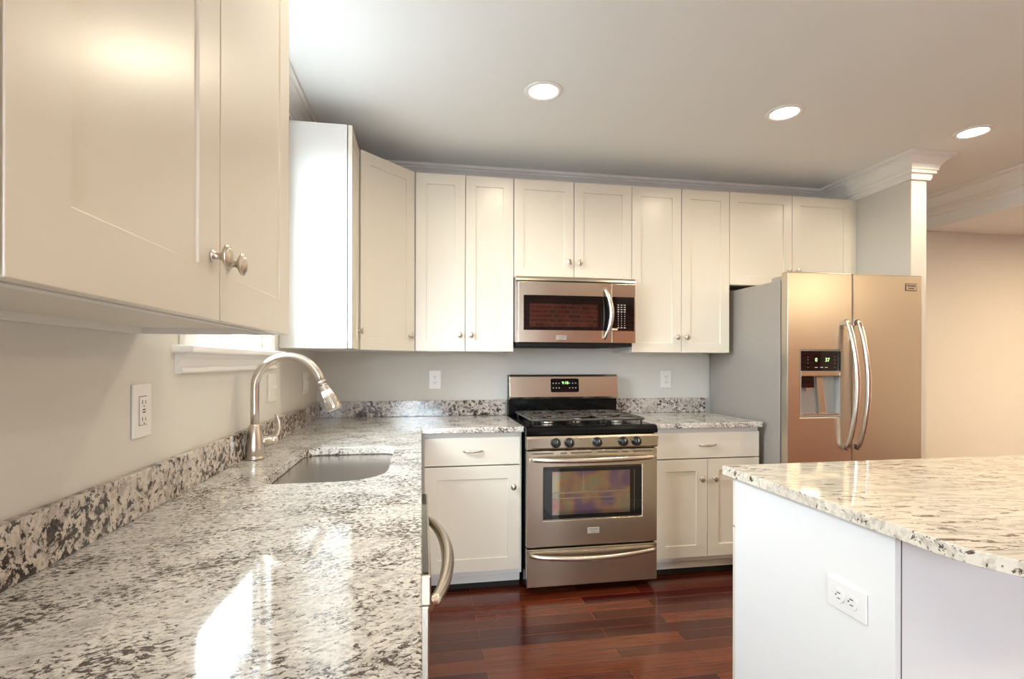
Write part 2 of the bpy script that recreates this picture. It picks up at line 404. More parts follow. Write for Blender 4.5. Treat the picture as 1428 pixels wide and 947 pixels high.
XU = [.6065, 1.207, 1.969, 2.650, 3.572]
upper('tall double-door white wall cabinet between corner cabinet and microwave', (XU[0], 0), 0, XU[1] - XU[0], ZB, ZT, ('R', 'L'), group=G, inner=(.012, .598))
upper('short double-door white wall cabinet directly above the microwave', (XU[1], 0), 0, XU[2] - XU[1], 1.788, ZT, ('R', 'L'), group=G)
upper('tall double-door white wall cabinet between microwave and refrigerator', (XU[2], 0), 0, XU[3] - XU[2], ZB, ZT, ('R', 'L'), group=G)
upper('short wide white wall cabinet above the refrigerator', (XU[3], 0), 0, XU[4] - XU[3], 1.781, ZT, ('R', 'L'), group=G)
obj_f = obj('filler_strip', MB().box(3.573, 3.618, -.318, -.30, 1.781, ZT), M_cab); tag(obj_f, 'narrow white filler strip between fridge cabinet and partition wall', 'filler')
upper('narrow white wall cabinet on window wall with bright bare side panel', (0, -.893), PI / 2, .281, ZB, ZT, ('R',), group=G, st=.055, depth=.327)
upper('large white wall cabinet in left foreground with two nickel knobs', (0, -2.958), PI / 2, .871, ZB, ZT, ('R', 'L'), group=G, depth=.333, st=.078)
upper('white wall cabinet at extreme left frame edge, nearest camera', (0, -3.835), PI / 2, .871, ZB, ZT, ('R', 'L'), group=G, depth=.333, st=.078)
# diagonal corner cabinet
t = thing('corner_wall_cabinet', 'diagonal corner white wall cabinet with one door and knob', 'cabinet', (0, 0, ZB), 0, G)
A, B = Vector((.311, -.611)), Vector((.605, -.311))
foot = [(.002, -.002), (.605, -.002), (B.x, B.y), (A.x, A.y), (.002, -.611)]
obj('carcass', MB().prism(foot, ZB, ZT), M_cabside, t, .0008)
dv = (B - A); ln = dv.length; ang = math.atan2(dv.y, dv.x)
m = MB().panel(.016, ln - .012, ZB + .001, ZT - .001, -.0195, -.0005, (.062,) * 4, .007, .002)
mt = Matrix.Translation((A.x, A.y, 0)) @ Matrix.Rotation(ang, 4, 'Z'); m.bm.transform(mt)
dd = obj('door', m, M_cab, t, .0012)
m = MB().lathe(KNOB, (ln - .05, -.0195, ZB + .09), '-Y', 20, 1.15, .92); m.bm.transform(mt); obj('knob', m, M_nickel, dd)

def base(label, loc, rot, w, drawer, knobs, depth=.63, group=None, ends=(.006, .006), zt=.883, name='base_cabinet', matf=None):
    t = thing(name, label, 'cabinet', (loc[0], loc[1], 0), rot, group)
    xo, yo = (0, 0) if rot else (loc[0], loc[1]); f = yo - depth + .0195; bk = yo - .003; q = .016; x0, x1 = xo + .001, xo + w - .001; m = MB()
    m.box(x0, x0 + q, f, bk, .10, zt).box(x1 - q, x1, f, bk, .10, zt).box(x0 + q, x1 - q, f + .001, bk, .10, .118).box(x0 + q, x1 - q, bk - .01, bk, .118, zt)
    m.box(x0 + q, x1 - q, f, f + .018, .845, zt).box(x0 + q, x1 - q, f, f + .018, .118, .135)
    obj('carcass', m, M_cabside, t, .0008)
    obj('toe_kick', MB().box(x0, x1, f + .055, f + .07, .035, .10).box(x0, x0 + q, f + .081, bk, 0, .10).box(x1 - q, x1, f + .081, bk, 0, .10), M_cabside, t)
    obj('plinth_gap', MB().box(x0, x1, f + .071, f + .08, 0, .0995), M_dark, t)
    lo, hi = xo + ends[0], xo + w - ends[1]; zd = .118
    if drawer:
        o = obj('drawer', MB().box(lo, hi, yo - depth, yo - depth + .019, .706, .857), M_cab, t, .0015); pull(o, (lo + hi) / 2, yo - depth, .783); zd2 = .700
    else: zd2 = .857
    n = len(knobs)
    for i, k in enumerate(knobs):
        a = lo + (hi - lo) * i / n + (.0015 if i else 0); b = lo + (hi - lo) * (i + 1) / n - (.0015 if i < n - 1 else 0)
        shaker(t, a, b, zd + .008, zd2, yo - depth, k, .07)
    return t
GB = 'white shaker base cabinets'
base('white base cabinet left of the range with one drawer, one door', (.655, 0), 0, .548, True, ('TR',), ends=(.014, .012), group=GB)
base('white base cabinet right of the range with drawer over two doors', (1.976, 0), 0, .682, True, ('TR', 'TL'), group=GB)
base('white sink base cabinet below the sink, hidden by worktop', (0, -1.862), PI / 2, 1.20, False, ('TR', 'TL'), depth=.625, group=GB)
base('white base cabinet under near end of the long worktop', (0, -4.18), PI / 2, 1.68, True, ('TR', 'TL'), depth=.625, group=GB)

# ---------------------------------------------------------------- worktops and backsplashes
hole = rrect(.188, .545, -1.835, -1.205, [.060, .05, .05, .15], 7)
top = [(.001, -.001), (.001, -4.2), (.654, -4.2), (.654, -.651), (1.2085, -.651), (1.2085, -.001)]
o = obj('worktop', MB().prism(top, .884, ZCT, [hole]), M_granite, None, .004, seg=3); tag(o, 'long L-shaped speckled granite worktop holding the sink', 'countertop')
o = obj('worktop', MB().box(1.972, 2.662, -.651, -.001, .884, ZCT), M_granite, None, .004, seg=3); tag(o, 'short granite worktop between the range and refrigerator', 'countertop')
bz = ZCT + .0005
o = obj('backsplash', MB().box(.001, .022, -4.2, -.001, bz, 1.016), M_granite_bs, None, .002); tag(o, 'low dark-mottled granite backsplash along the window wall', 'backsplash')
o = obj('backsplash', MB().box(.0225, 1.2085, -.022, -.001, bz, 1.016), M_granite_bs, None, .002); tag(o, 'granite backsplash behind worktop from corner to the range', 'backsplash')
o = obj('backsplash', MB().box(1.972, 2.662, -.022, -.001, bz, 1.016), M_granite_bs, None, .002); tag(o, 'granite backsplash strip between the range and refrigerator', 'backsplash')

# ---------------------------------------------------------------- sink
t = thing('kitchen_sink', 'undermount stainless steel sink bowl set in granite worktop', 'sink', (.366, -1.55, .68))
def sring(g, z, r): return [(x, y, z) for x, y in rrect(.188 - g, .545 + g, -1.835 - g, -1.205 + g, [r + .005, r, r, r + .10], 7)]
m = MB(); m.rings([sring(.022, .8832, .07), sring(.003, .8832, .055), sring(.002, .76, .055), sring(-.004, .715, .05), sring(-.020, .695, .05), sring(-.05, .690, .05)], cap=False)
m.face([Vector(p) for p in sring(-.05, .690, .05)]); bmesh.ops.remove_doubles(m.bm, verts=m.bm.verts, dist=1e-5)
m.rings([sring(.022, .8812, .07), sring(.006, .8812, .055), sring(.005, .70, .055), sring(-.02, .686, .05)])
obj('bowl', m, M_sink, t)
obj('drain', MB().lathe([(.045, .6905), (.045, .693), (.036, .6925), (.030, .6912), (.002, .6912)], (.366, -1.50, 0), 'Z', 24), M_chrome, t)

# ---------------------------------------------------------------- faucet
fx, fy = .057, -1.425
t = thing('kitchen_faucet', 'brushed nickel gooseneck pull-down faucet beside the sink', 'faucet', (fx, fy, ZCT + .0005))
z0 = ZCT + .001
obj('base', MB().lathe([(.0335, 0), (.0335, .006), (.031, .010), (.030, .013), (.0315, .016), (.030, .05), (.026, .085), (.0205, .118), (.0175, .124), (.0155, .126)], (fx, fy, z0), 'Z', 28), M_nickel, t)
pts = [(fx, fy, z0 + .12), (fx, fy, z0 + .17), (fx, fy, z0 + .22), (fx, fy, z0 + .255)]
Rr = .117; cxn, czn = fx + Rr, z0 + .255
for i in range(1, 25):
    a = PI - math.radians(158) * i / 24
    pts.append((cxn + Rr * math.cos(a), fy - .0006 * i, czn + Rr * 1.0 * math.sin(a)))
pts.append(tuple(Vector(pts[-1]) + (Vector(pts[-1]) - Vector(pts[-2])).normalized() * .022))
obj('spout', MB().tube(pts, .0148, 18, up=(0, 1, 0)), M_nickel, t)
e = Vector(pts[-1]); d = (Vector(pts[-1]) - Vector(pts[-2])).normalized()
hd = obj('spray_head', MB().lathe([(.0145, .018), (.0150, .020), (.0165, .030), (.0225, .075), (.0262, .100), (.0262, .108), (.0235, .112), (.002, .112)], e, d, 26), M_nickel, t)
obj('collar', MB().lathe([(.0150, -.003), (.0162, 0), (.0162, .005), (.0138, .006), (.0138, .016), (.0150, .018)], e, d, 24), M_chrome, t)
m = MB()
for k in range(26):
    a = 2 * PI * k / 26; u = d.orthogonal().normalized(); w = d.cross(u); r0 = u * math.cos(a) + w * math.sin(a)
    m.tube([e + d * .034 + r0 * .0170, e + d * .098 + r0 * .0260], .0010, 5)
obj('ribs', m, M_nickel, hd)
ha = Vector((.80, .60, 0)).normalized(); hb = Vector((fx, fy, z0 + .062))
obj('valve', MB().lathe([(.016, .015), (.0165, .040), (.0165, .056), (.0150, .058), (.0150, .060), (.0172, .062), (.0172, .074), (.012, .079), (.001, .080)], hb, ha, 20), M_nickel, t)
p = hb + ha * .068
obj('lever', MB().tube([p + Vector((0, 0, .004)), p + Vector((.006, .012, .018)), p + Vector((.012, .020, .040)), p + Vector((.010, .022, .066)), p + Vector((.004, .020, .086)), p + Vector((.001, .018, .094))],
                       [.008, .0105, .0095, .0085, .0075, .004], 12, flat=.55), M_nickel, t)

# ---------------------------------------------------------------- dishwasher
t = thing('dishwasher', 'stainless dishwasher under the long worktop, bow handle showing', 'dishwasher', (0, -2.468, 0), PI / 2)
w = .60
obj('tub', MB().box(.006, w - .006, -.600, -.02, .09, .872), M_fside, t)
obj('door', MB().box(.003, w - .003, -.668, -.602, .115, .820), M_steelv, t, .003)
cp = obj('control_panel', MB().box(.003, w - .003, -.671, -.602, .8205, .876), M_steel, t, .003)
obj('control_strip', MB().box(.014, w - .014, -.667, -.612, .8762, .8785), M_bglass, cp, .0008)
pts = []; n = 26
for i in range(n + 1):
    q = i / n; pts.append((.035 + (w - .07) * q, -.668 - .047 * math.sin(PI * q) ** .62, 0.808))
obj('handle', MB().tube(pts, [.010 + .005 * math.sin(PI * i / n) for i in range(n + 1)], 14, up=(0, 0, 1), flat=1.2), M_chrome, t)
obj('toe_kick', MB().box(.006, w - .006, -.56, -.54, 0, .11), M_dark, t)

# ---------------------------------------------------------------- gas range
RX0, RX1 = 1.2115, 1.9685; RC = (RX0 + RX1) / 2
t = thing('gas_range', 'stainless gas range with black cooktop between base cabinets', 'stove', (RC, -.35, 0))
obj('body', MB().box(RX0 + .002, RX1 - .002, -.655, -.03, .03, .885).box(RX0 + .03, RX1 - .03, -.60, -.05, 0, .03), M_black, t)
m = MB(); rail = [(-.030, .886), (-.030, .915), (-.10, .915), (-.64, .915), (-.668, .917), (-.690, .910), (-.702, .895), (-.700, .872), (-.655, .868), (-.655, .886)]
m.rings([[(x, y, z) for y, z in rail] for x in (RX0, RX1)], smooth=False)
ct = obj('cooktop', m, M_black, t, .003)
m = MB(); pr = [(-.656, .866), (-.704, .866), (-.712, .855), (-.708, .800), (-.700, .792), (-.656, .792)]
m.rings([[(x, y, z) for y, z in pr] for x in (RX0 + .002, RX1 - .002)], smooth=False)
cpn = obj('control_panel', m, M_steel, t, .003)
for px_, in ((773,), (791,), (828.5,), (864,), (882.5,)):
    kx = RX0 + (px_ - 735) / (914 - 735) * (RX1 - RX0)
    kb = obj('knob', MB().lathe([(.0275, -.002), (.0275, .004), (.0240, .008), (.0230, .022), (.0205, .026), (.001, .0265)], (kx, -.7095, .829), '-Y', 24), M_knobk, t, label='black burner knob')
    obj('grip', MB().box(kx - .0045, kx + .0045, -.744, -.734, .811, .847), M_knobk, kb, .002)
    obj('pointer', MB().box(kx - .0012, kx + .0012, -.7452, -.744, .832, .846), M_legend, kb)
for x in (1.345, 1.505, 1.63, 1.735, 1.90):
    obj('burner_mark', MB().box(x, x + .012, -.7118, -.7110, .846, .849), M_slot, cpn)
# oven door
OZ0, OZ1, YD = .262, .786, -.700
od = obj('oven_door', MB().panel(RX0 + .004, RX1 - .004, OZ0, OZ1, YD, -.657, (.090, .090, .143, .090), .006, .002), M_steel, t, .003)
wx0, wx1, wz0_, wz1_ = RX0 + .096, RX1 - .096, OZ0 + .149, OZ1 - .096
gl = obj('oven_window', MB().panel(wx0, wx1, wz0_, wz1_, YD + .0005, YD + .0055, (.048, .068, .022, .020), .0025, 0), M_bglass, od)
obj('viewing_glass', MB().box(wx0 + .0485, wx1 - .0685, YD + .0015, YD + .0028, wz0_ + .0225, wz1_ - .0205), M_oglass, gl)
m = MB()
for z in (.548, .553, .556, .520, .523): m.box(wx0 + .052, wx1 - .07, YD + .0007, YD + .0014, z, z + .0022)
m.box(wx1 - .045, wx1 - .043, YD - .0003, YD + .0004, wz0_ + .03, wz1_ - .02)
obj('rack_line', m, M_orange, gl)
m = MB()
for k, (a, b) in enumerate(((.035, .15), (.19, .225), (.25, .37), (.40, .52), (.545, .58), (.61, .72))): m.box(RX0 + a, RX0 + b, YD - .0006, YD + .001, .768, .774)
obj('vent_slots', m, M_slot, od)
def bow(x0, x1, yb, z, out, r, drop=0, n=30, flat=1.25):
    P = []; Rr = []
    for i in range(n + 1):
        q = i / n; s = math.sin(PI * q)
        P.append((x0 + (x1 - x0) * q, yb - .012 - out * s ** .55, z - drop * (s - .0)))
        Rr.append(r * (.70 + .30 * s ** .6))
    return MB().tube(P, Rr, 14, up=(0, 0, 1), flat=flat)
m = bow(RX0 + .022, RX1 - .022, YD, .741, .040, .0125, .004)
for x in (RX0 + .030, RX1 - .030): m.box(x - .012, x + .012, YD - .018, YD, .731, .751)
obj('handle', m, M_chrome, od)
bd = obj('badge', MB().box(RC - .034, RC + .034, YD - .002, YD, .325, .358), M_badge, od, .0008)
text('badge_lettering', 'FRIGIDAIRE', .0095, M_slot, bd, (RC, YD - .0022, .3475)); text('badge_lettering', 'GALLERY', .0075, M_slot, bd, (RC, YD - .0022, .334))
dw = obj('storage_drawer', MB().box(RX0 + .004, RX1 - .004, YD, -.657, .046, .252), M_steel, t, .003)
m = bow(RX0 + .020, RX1 - .020, YD, .222, .036, .0120, .018)
obj('handle', m, M_chrome, dw)
# back guard
bg_ = obj('back_guard', MB().box(RX0 + .006, RX1 - .006, -.095, -.024, .9155, 1.185), M_black, t, .004)
m = MB(); pr = [(-.0955, 1.022), (-.118, 1.026), (-.124, 1.040), (-.108, 1.172), (-.100, 1.186), (-.0955, 1.188)]
m.rings([[(x, y, z) for y, z in pr] for x in (RX0 + .008, RX1 - .008)], smooth=False)
gp = obj('guard_panel', m, M_steel, t, .002)
# tilted display
m = MB(); ux0, ux1 = RC - .095, RC + .098
def gy(z): return -.124 + (z - 1.040) / (1.172 - 1.040) * .016
m.rings([[(x, gy(z) - dy, z) for x, z in rrect(ux0, ux1, 1.070, 1.160, .010)] for dy in (0, .002)], smooth=False)
dp = obj('display', m, M_bglass, gp)
text('clock_digits', '9:18', .026, M_led, dp, (RC + .004, gy(1.130) - .0022, 1.131))
for dx in (-.078, -.058, -.038, .034, .056, .076):
    for z in (1.129, 1.098): obj('button', MB().box(RC + dx - .003, RC + dx + .003, gy(z) - .0026, gy(z) - .0021, z - .0025, z + .0025), M_legend, dp)
# burners and grates
BUR = [(RX0 + .165, -.50, .036), (RX0 + .165, -.225, .030), (RC, -.36, .036), (RX1 - .165, -.50, .034), (RX1 - .165, -.225, .030)]
for bx_, by_, r in BUR:
    b_ = obj('burner', MB().lathe([(r * 1.05, .9155), (r, .921), (r * .9, .926), (r * .88, .930), (.002, .930)], (bx_, by_, 0), 'Z', 26), M_burner, t, label='grey alloy burner ring')
    obj('burner_cap', MB().lathe([(r * .70, .9302), (r * .74, .933), (r * .70, .938), (.002, .939)], (bx_, by_, 0), 'Z', 26), M_iron, b_)
def grate(x0, x1, y0, y1, burners):
    m = MB(); z = .944; r = .0074
    m.tube([(x, y, z) for x, y in rrect(x0, x1, y0, y1, .035, 4)], r, 8, loop=True)
    for cx_, cy_ in burners:
        hw = (x1 - x0) / 2 - .03; hh = min((y1 - y0) / len(burners) / 2 - .022, .105)
        m.tube([(x, y, z + .001) for x, y in rrect(cx_ - hw, cx_ + hw, cy_ - hh, cy_ + hh, .03, 4)], r, 8, loop=True)
        for a in range(4):
            c, s_ = math.cos(a * PI / 2), math.sin(a * PI / 2); e1 = hw if a % 2 == 0 else hh
            m.tube([(cx_ + c * e1, cy_ + s_ * e1, z), (cx_ + c * .024, cy_ + s_ * .024, z + .003)], r * .85, 8)
        for a in range(2):
            ex = (x1 if a else x0); m.tube([(cx_ + (hw if a else -hw), cy_, z), (ex, cy_, z)], r, 8)
    if len(burners) == 2: m.tube([(x0, (y0 + y1) / 2, z), (x1, (y0 + y1) / 2, z)], r, 8)
    for x in (x0 + .012, x1 - .012):
        for y in (y0 + .03, y1 - .03): m.tube([(x, y, .9158), (x, y, z)], .006, 8)
    return m
obj('grate', grate(RX0 + .045, RX0 + .285, -.635, -.120, [(RX0 + .165, -.50), (RX0 + .165, -.245)]), M_iron, t)
obj('grate', grate(RX0 + .292, RX1 - .292, -.635, -.120, [(RC, -.378)]), M_iron, t)
obj('grate', grate(RX1 - .285, RX1 - .045, -.635, -.120, [(RX1 - .165, -.50), (RX1 - .165, -.245)]), M_iron, t)

# ---------------------------------------------------------------- microwave
MX0, MX1, MY, MZ0, MZ1 = 1.2095, 1.9655, -.40, 1.388, 1.786
t = thing('microwave_oven', 'stainless over-the-range microwave with dark window and arched handle', 'microwave', (RC, -.20, MZ0))
obj('body', MB().box(MX0 + .002, MX1 - .002, -.358, -.003, MZ0 + .006, MZ1), M_fside, t)
obj('underside', MB().box(MX0 + .012, MX1 - .012, -.37, -.02, 1.366, MZ0 + .0055).box(MX0 + .04, MX1 - .16, -.33, -.10, 1.360, 1.366), M_dark, t)
# top grille: shallow bowed strip
m = MB(); n = 16; rr = []
for i in range(n + 1):
    q = i / n; x = MX0 + .001 + (MX1 - MX0 - .002) * q; yo = MY - .010 * math.sin(PI * q)
    rr.append([(x, yo + .006, 1.757), (x, yo - .002, 1.761), (x, yo + .001, 1.772), (x, yo + .012, 1.786), (x, -.359, 1.786), (x, -.359, 1.757)])
obj('vent_grille', m.rings(rr, smooth=False), M_steel, t)
mdx = MX1 - .160
def bowed(x0, x1, z0, z1, off=0, y1=-.360, n=14):
    m = MB(); rr = []
    for i in range(n + 1):
        x = x0 + (x1 - x0) * i / n; y = MY - off - .010 * math.sin(PI * (x - MX0) / (MX1 - MX0)); rr.append([(x, y, z0), (x, y, z1), (x, y1, z1), (x, y1, z0)])
    return m.rings(rr, smooth=False)
dr = obj('door', bowed(MX0 + .014, mdx, MZ0, 1.753), M_steel, t, .002)
obj('end_trim', bowed(MX0 + .001, MX0 + .0132, MZ0, 1.753, -.012), M_chrome, t)
cp = obj('control_panel', bowed(mdx + .0015, MX1 - .001, MZ0, 1.753), M_steel, t, .002)
gw = obj('window_frame', bowed(MX0 + .045, mdx - .010, 1.462, 1.672, .0012, -.399), M_bglass, dr)
obj('window_pane', bowed(MX0 + .082, mdx - .090, 1.483, 1.622, .0024, -.4005), M_mwglass, dr)
kp = obj('keypad', bowed(mdx + .003, MX1 - .010, 1.462, 1.672, .0012, -.399, 6), M_bglass, cp)
kx = mdx + .044
for r_ in range(11):
    for c_ in range(3):
        x = kx + c_ * .021; z = 1.622 - r_ * .0140; wd = .0062 if r_ < 4 or r_ == 10 else .0022
        y = MY - .0014 - .010 * math.sin(PI * (x - MX0) / (MX1 - MX0))
        obj('key', MB().box(x - wd, x + wd, y - .0006, y - .0001, z - .0022, z + .0022), M_legend, kp)
obj('energy_sticker', bowed(mdx + .004, mdx + .040, 1.466, 1.478, .0020, -.4015, 3), mat('sticker_tan', (.80, .66, .42), .5), cp)
m = MB(); pts = []; n = 26; hx = mdx - .046
for i in range(n + 1):
    q = i / n; s = math.sin(PI * q); pts.append((hx + .030 * s, MY - .010 - .046 * s ** .6, 1.412 + .308 * q))
m.tube(pts, [.010 + .005 * math.sin(PI * i / n) for i in range(n + 1)], 14, up=(0, 1, 0), flat=.8)
obj('handle', m, M_chrome, dr)
bd = obj('badge', MB().box(1.455, 1.515, MY - .0135, MY - .0085, 1.405, 1.430), M_badge, dr, .0006)
text('badge_lettering', 'FRIGIDAIRE', .0095, M_slot, bd, (1.485, MY - .0138, 1.421)); text('badge_lettering', 'GALLERY', .008, M_slot, bd, (1.485, MY - .0138, 1.411))

# ---------------------------------------------------------------- refrigerator
FX0, FX1, FYB, FYD, FZ = 2.693, 3.588, -.755, -.820, 1.785
t = thing('refrigerator', 'large stainless side-by-side refrigerator with ice and water dispenser', 'refrigerator', ((FX0 + FX1) / 2, -.40, 0))
obj('body', MB().box(FX0, FX1, FYB, -.035, .02, 1.745), M_fside, t, .004, label='grey painted refrigerator side')
obj('feet', MB().box(FX0 + .03, FX1 - .03, FYB + .02, -.06, 0, .02), M_dark, t)
obj('toe_grille', MB().box(FX0 + .01, FX1 - .01, FYD + .02, FYB - .001, .02, .07), M_dark, t)
obj('gasket', MB().box(FX0 + .008, FX1 - .008, FYB - .009, FYB - .0005, .08, 1.738), M_dark, t)
FG = 3.112
dcx0, dcx1, dcz0, dcz1 = 2.772, 3.036, .958, 1.338
fd = obj('freezer_door', MB().panel(FX0, FG - .003, .08, FZ, FYD, FYB - .010, (dcx0 - FX0, FG - .003 - dcx1, dcz0 - .08, FZ - dcz1), .0535), M_steelv, t, .006, seg=3)
rd = obj('fridge_door', MB().box(FG + .003, FX1, FYD, FYB - .010, .08, FZ), M_steelv, t, .006, seg=3)
for x in (FX0 + .05, FX1 - .13):
    obj('hinge_cover', MB().box(x - .03, x + .10, FYB - .03, FYB + .10, 1.7455, 1.772), M_fside, t, .004)
# dispenser
ds = obj('dispenser', MB().panel(dcx0 + .001, dcx1 - .001, dcz0 + .001, dcz1 - .001, FYD - .002, FYD + .045, (.006, .006, .010, .132), .040, .004), M_grey, fd)
obj('display', MB().box(dcx0 + .003, dcx1 - .003, FYD - .0045, FYD - .0022, 1.222, dcz1 - .003), M_bglass, ds, .0008)
obj('ledge', MB().box(dcx0 + .004, dcx1 - .004, FYD - .008, FYD - .0022, 1.192, 1.219), M_steel, ds, .002)
text('freezer_digit', '0', .030, M_led, ds, (dcx0 + .100, FYD - .0048, 1.284)); text('fridge_digit', '37', .030, M_led, ds, (dcx0 + .172, FYD - .0048, 1.284))
for x in (.10, .135, .165): obj('button', MB().box(dcx0 + x - .009, dcx0 + x + .009, FYD - .0052, FYD - .0047, 1.240, 1.243), M_legend, ds)
for z in (1.30, 1.283, 1.265, 1.240):
    for x in (.044, .217): obj('button', MB().box(dcx0 + x, dcx0 + x + .005, FYD - .0052, FYD - .0047, z, z + .0025), M_grey, ds)
obj('water_spout', MB().box(dcx0 + .012, dcx0 + .095, FYD + .002, FYD + .037, 1.125, 1.190), M_bglass, ds, .004)
obj('paddle', MB().rings([[(dcx0 + .14 + dx, FYD + .036 - .02 * k, 1.185 - .21 * k * 0 - z) for dx, z in ((-.022, 0), (.022, 0), (.050, .215), (.006, .215))] for k in (0, 1)], smooth=False), M_steelv, ds, .004)
obj('nozzle', MB().box(dcx0 + .045, dcx0 + .053, FYD + .006, FYD + .03, 1.105, 1.128).box(dcx0 + .055, dcx0 + .09, FYD + .006, FYD + .03, 1.112, 1.128), M_chrome, ds, .002)
obj('drip_tray', MB().box(dcx0 + .012, dcx1 - .012, FYD - .004, FYD + .036, .969, .978), M_chrome, ds, .002)
def fhandle(x, sgn, parent):
    P = []; n = 32
    for i in range(n + 1):
        q = i / n; s = math.sin(PI * q); P.append((x + sgn * .028 * s - sgn * .003, FYD - .014 - .050 * s ** .55, .770 + .745 * q))
    m = MB().tube(P, [.0125 + .0055 * math.sin(PI * i / n) for i in range(n + 1)], 14, up=(0, 1, 0), flat=.8)
    for z in (.785, 1.500): m.box(x - .010 - sgn * .001, x + .010 - sgn * .001, FYD - .02, FYD, z - .014, z + .014)
    return obj('handle', m, M_chrome, parent, label='arched polished steel door handle')
fhandle(FG - .050, 1, fd); fhandle(FG + .022, 1, rd)
bd = obj('badge', MB().box(3.470, 3.548, FYD - .002, FYD, 1.694, 1.738), M_slot, rd, .0008)
obj('badge_face', MB().box(3.474, 3.544, FYD - .0028, FYD - .002, 1.698, 1.734), M_chrome, rd)
text('badge_lettering', 'FRIGIDAIRE', .0115, M_slot, rd, (3.509, FYD - .0034, 1.7235)); text('badge_lettering', 'GALLERY', .010, M_slot, rd, (3.509, FYD - .0034, 1.708))

# ---------------------------------------------------------------- island
IX0, IX1, IYF, IYN = 1.700, 3.24, -1.832, -2.427
t = thing('kitchen_island', 'white kitchen island cabinet in the right foreground', 'island', ((IX0 + IX1) / 2, (IYF + IYN) / 2, 0))
obj('end_panel', MB().box(IX0, IX0 + .016, IYN, IYF, 0, .883), M_island, t, .001)
obj('end_panel', MB().box(IX1 - .016, IX1, IYN, IYF, 0, .883), M_island, t, .001)
obj('back_panel', MB().box(IX0 + .0195, IX1 - .0195, IYN + .001, IYN + .0155, 0, .883), M_island, t)
obj('gap_shade_strip', MB().box(IX0 + .0162, IX0 + .0193, IYN + .0008, IYN + .0155, 0, .883), M_dark, t)  # solid black strip, the joint's shade put into its colour
obj('carcass', MB().box(IX0 + .0165, IX1 - .0165, IYN + .0165, IYF - .001, .10, .883).box(IX0 + .0165, IX1 - .0165, IYN + .0165, IYF - .075, 0, .10), M_cabside, t)
nw = 3; ww = (IX1 - IX0 - .004) / nw
for i in range(nw):
    a, b = IX0 + .002 + i * ww + .0015, IX0 + .002 + (i + 1) * ww - .0015
    m = MB().box(a, b, IYF + .0005, IYF + .0185, .712, .872); o = obj('drawer', m, M_cab, t, .0012)
    m = MB().box((a + b) / 2 - .05, (a + b) / 2 + .05, IYF + .030, IYF + .037, .785, .793)
    for s in (-1, 1): m.box((a + b) / 2 + s * .045 - .004, (a + b) / 2 + s * .045 + .004, IYF + .018, IYF + .031, .785, .793)
    obj('pull', m, M_nickel, o, .002)
    for c, d_ in ((a, (a + b) / 2 - .0015), ((a + b) / 2 + .0015, b)):
        m = MB().panel(-d_, -c, .118, .706, -IYF - .0185, -IYF - .0005, (.06,) * 4, .007, .002)
        m.bm.transform(Matrix.Rotation(PI, 4, 'Z')); o = obj('door', m, M_cab, t, .0012)
        kx_ = d_ - .035 if c == a else c + .035
        obj('knob', MB().lathe(KNOB, (kx_, IYF + .0185, .61), 'Y', 16), M_nickel, o)
ex, ey0, ey1, rc = 1.673, -1.798, -2.75, .20
poly = []
for i in range(11):
    a = PI + PI / 2 * i / 10; poly.append((ex + rc + rc * math.cos(a), ey1 + rc + rc * math.sin(a)))
for i in range(11):
    a = -PI / 2 + PI / 2 * i / 10; poly.append((3.40 - rc + rc * math.cos(a), ey1 + rc + rc * math.sin(a)))
poly += [(3.40, ey0), (ex, ey0)]
o = obj('island_worktop', MB().prism(poly, .884, ZCT), M_granite_is, None, .007, seg=3); tag(o, 'cream granite island worktop with rounded near corner', 'countertop')

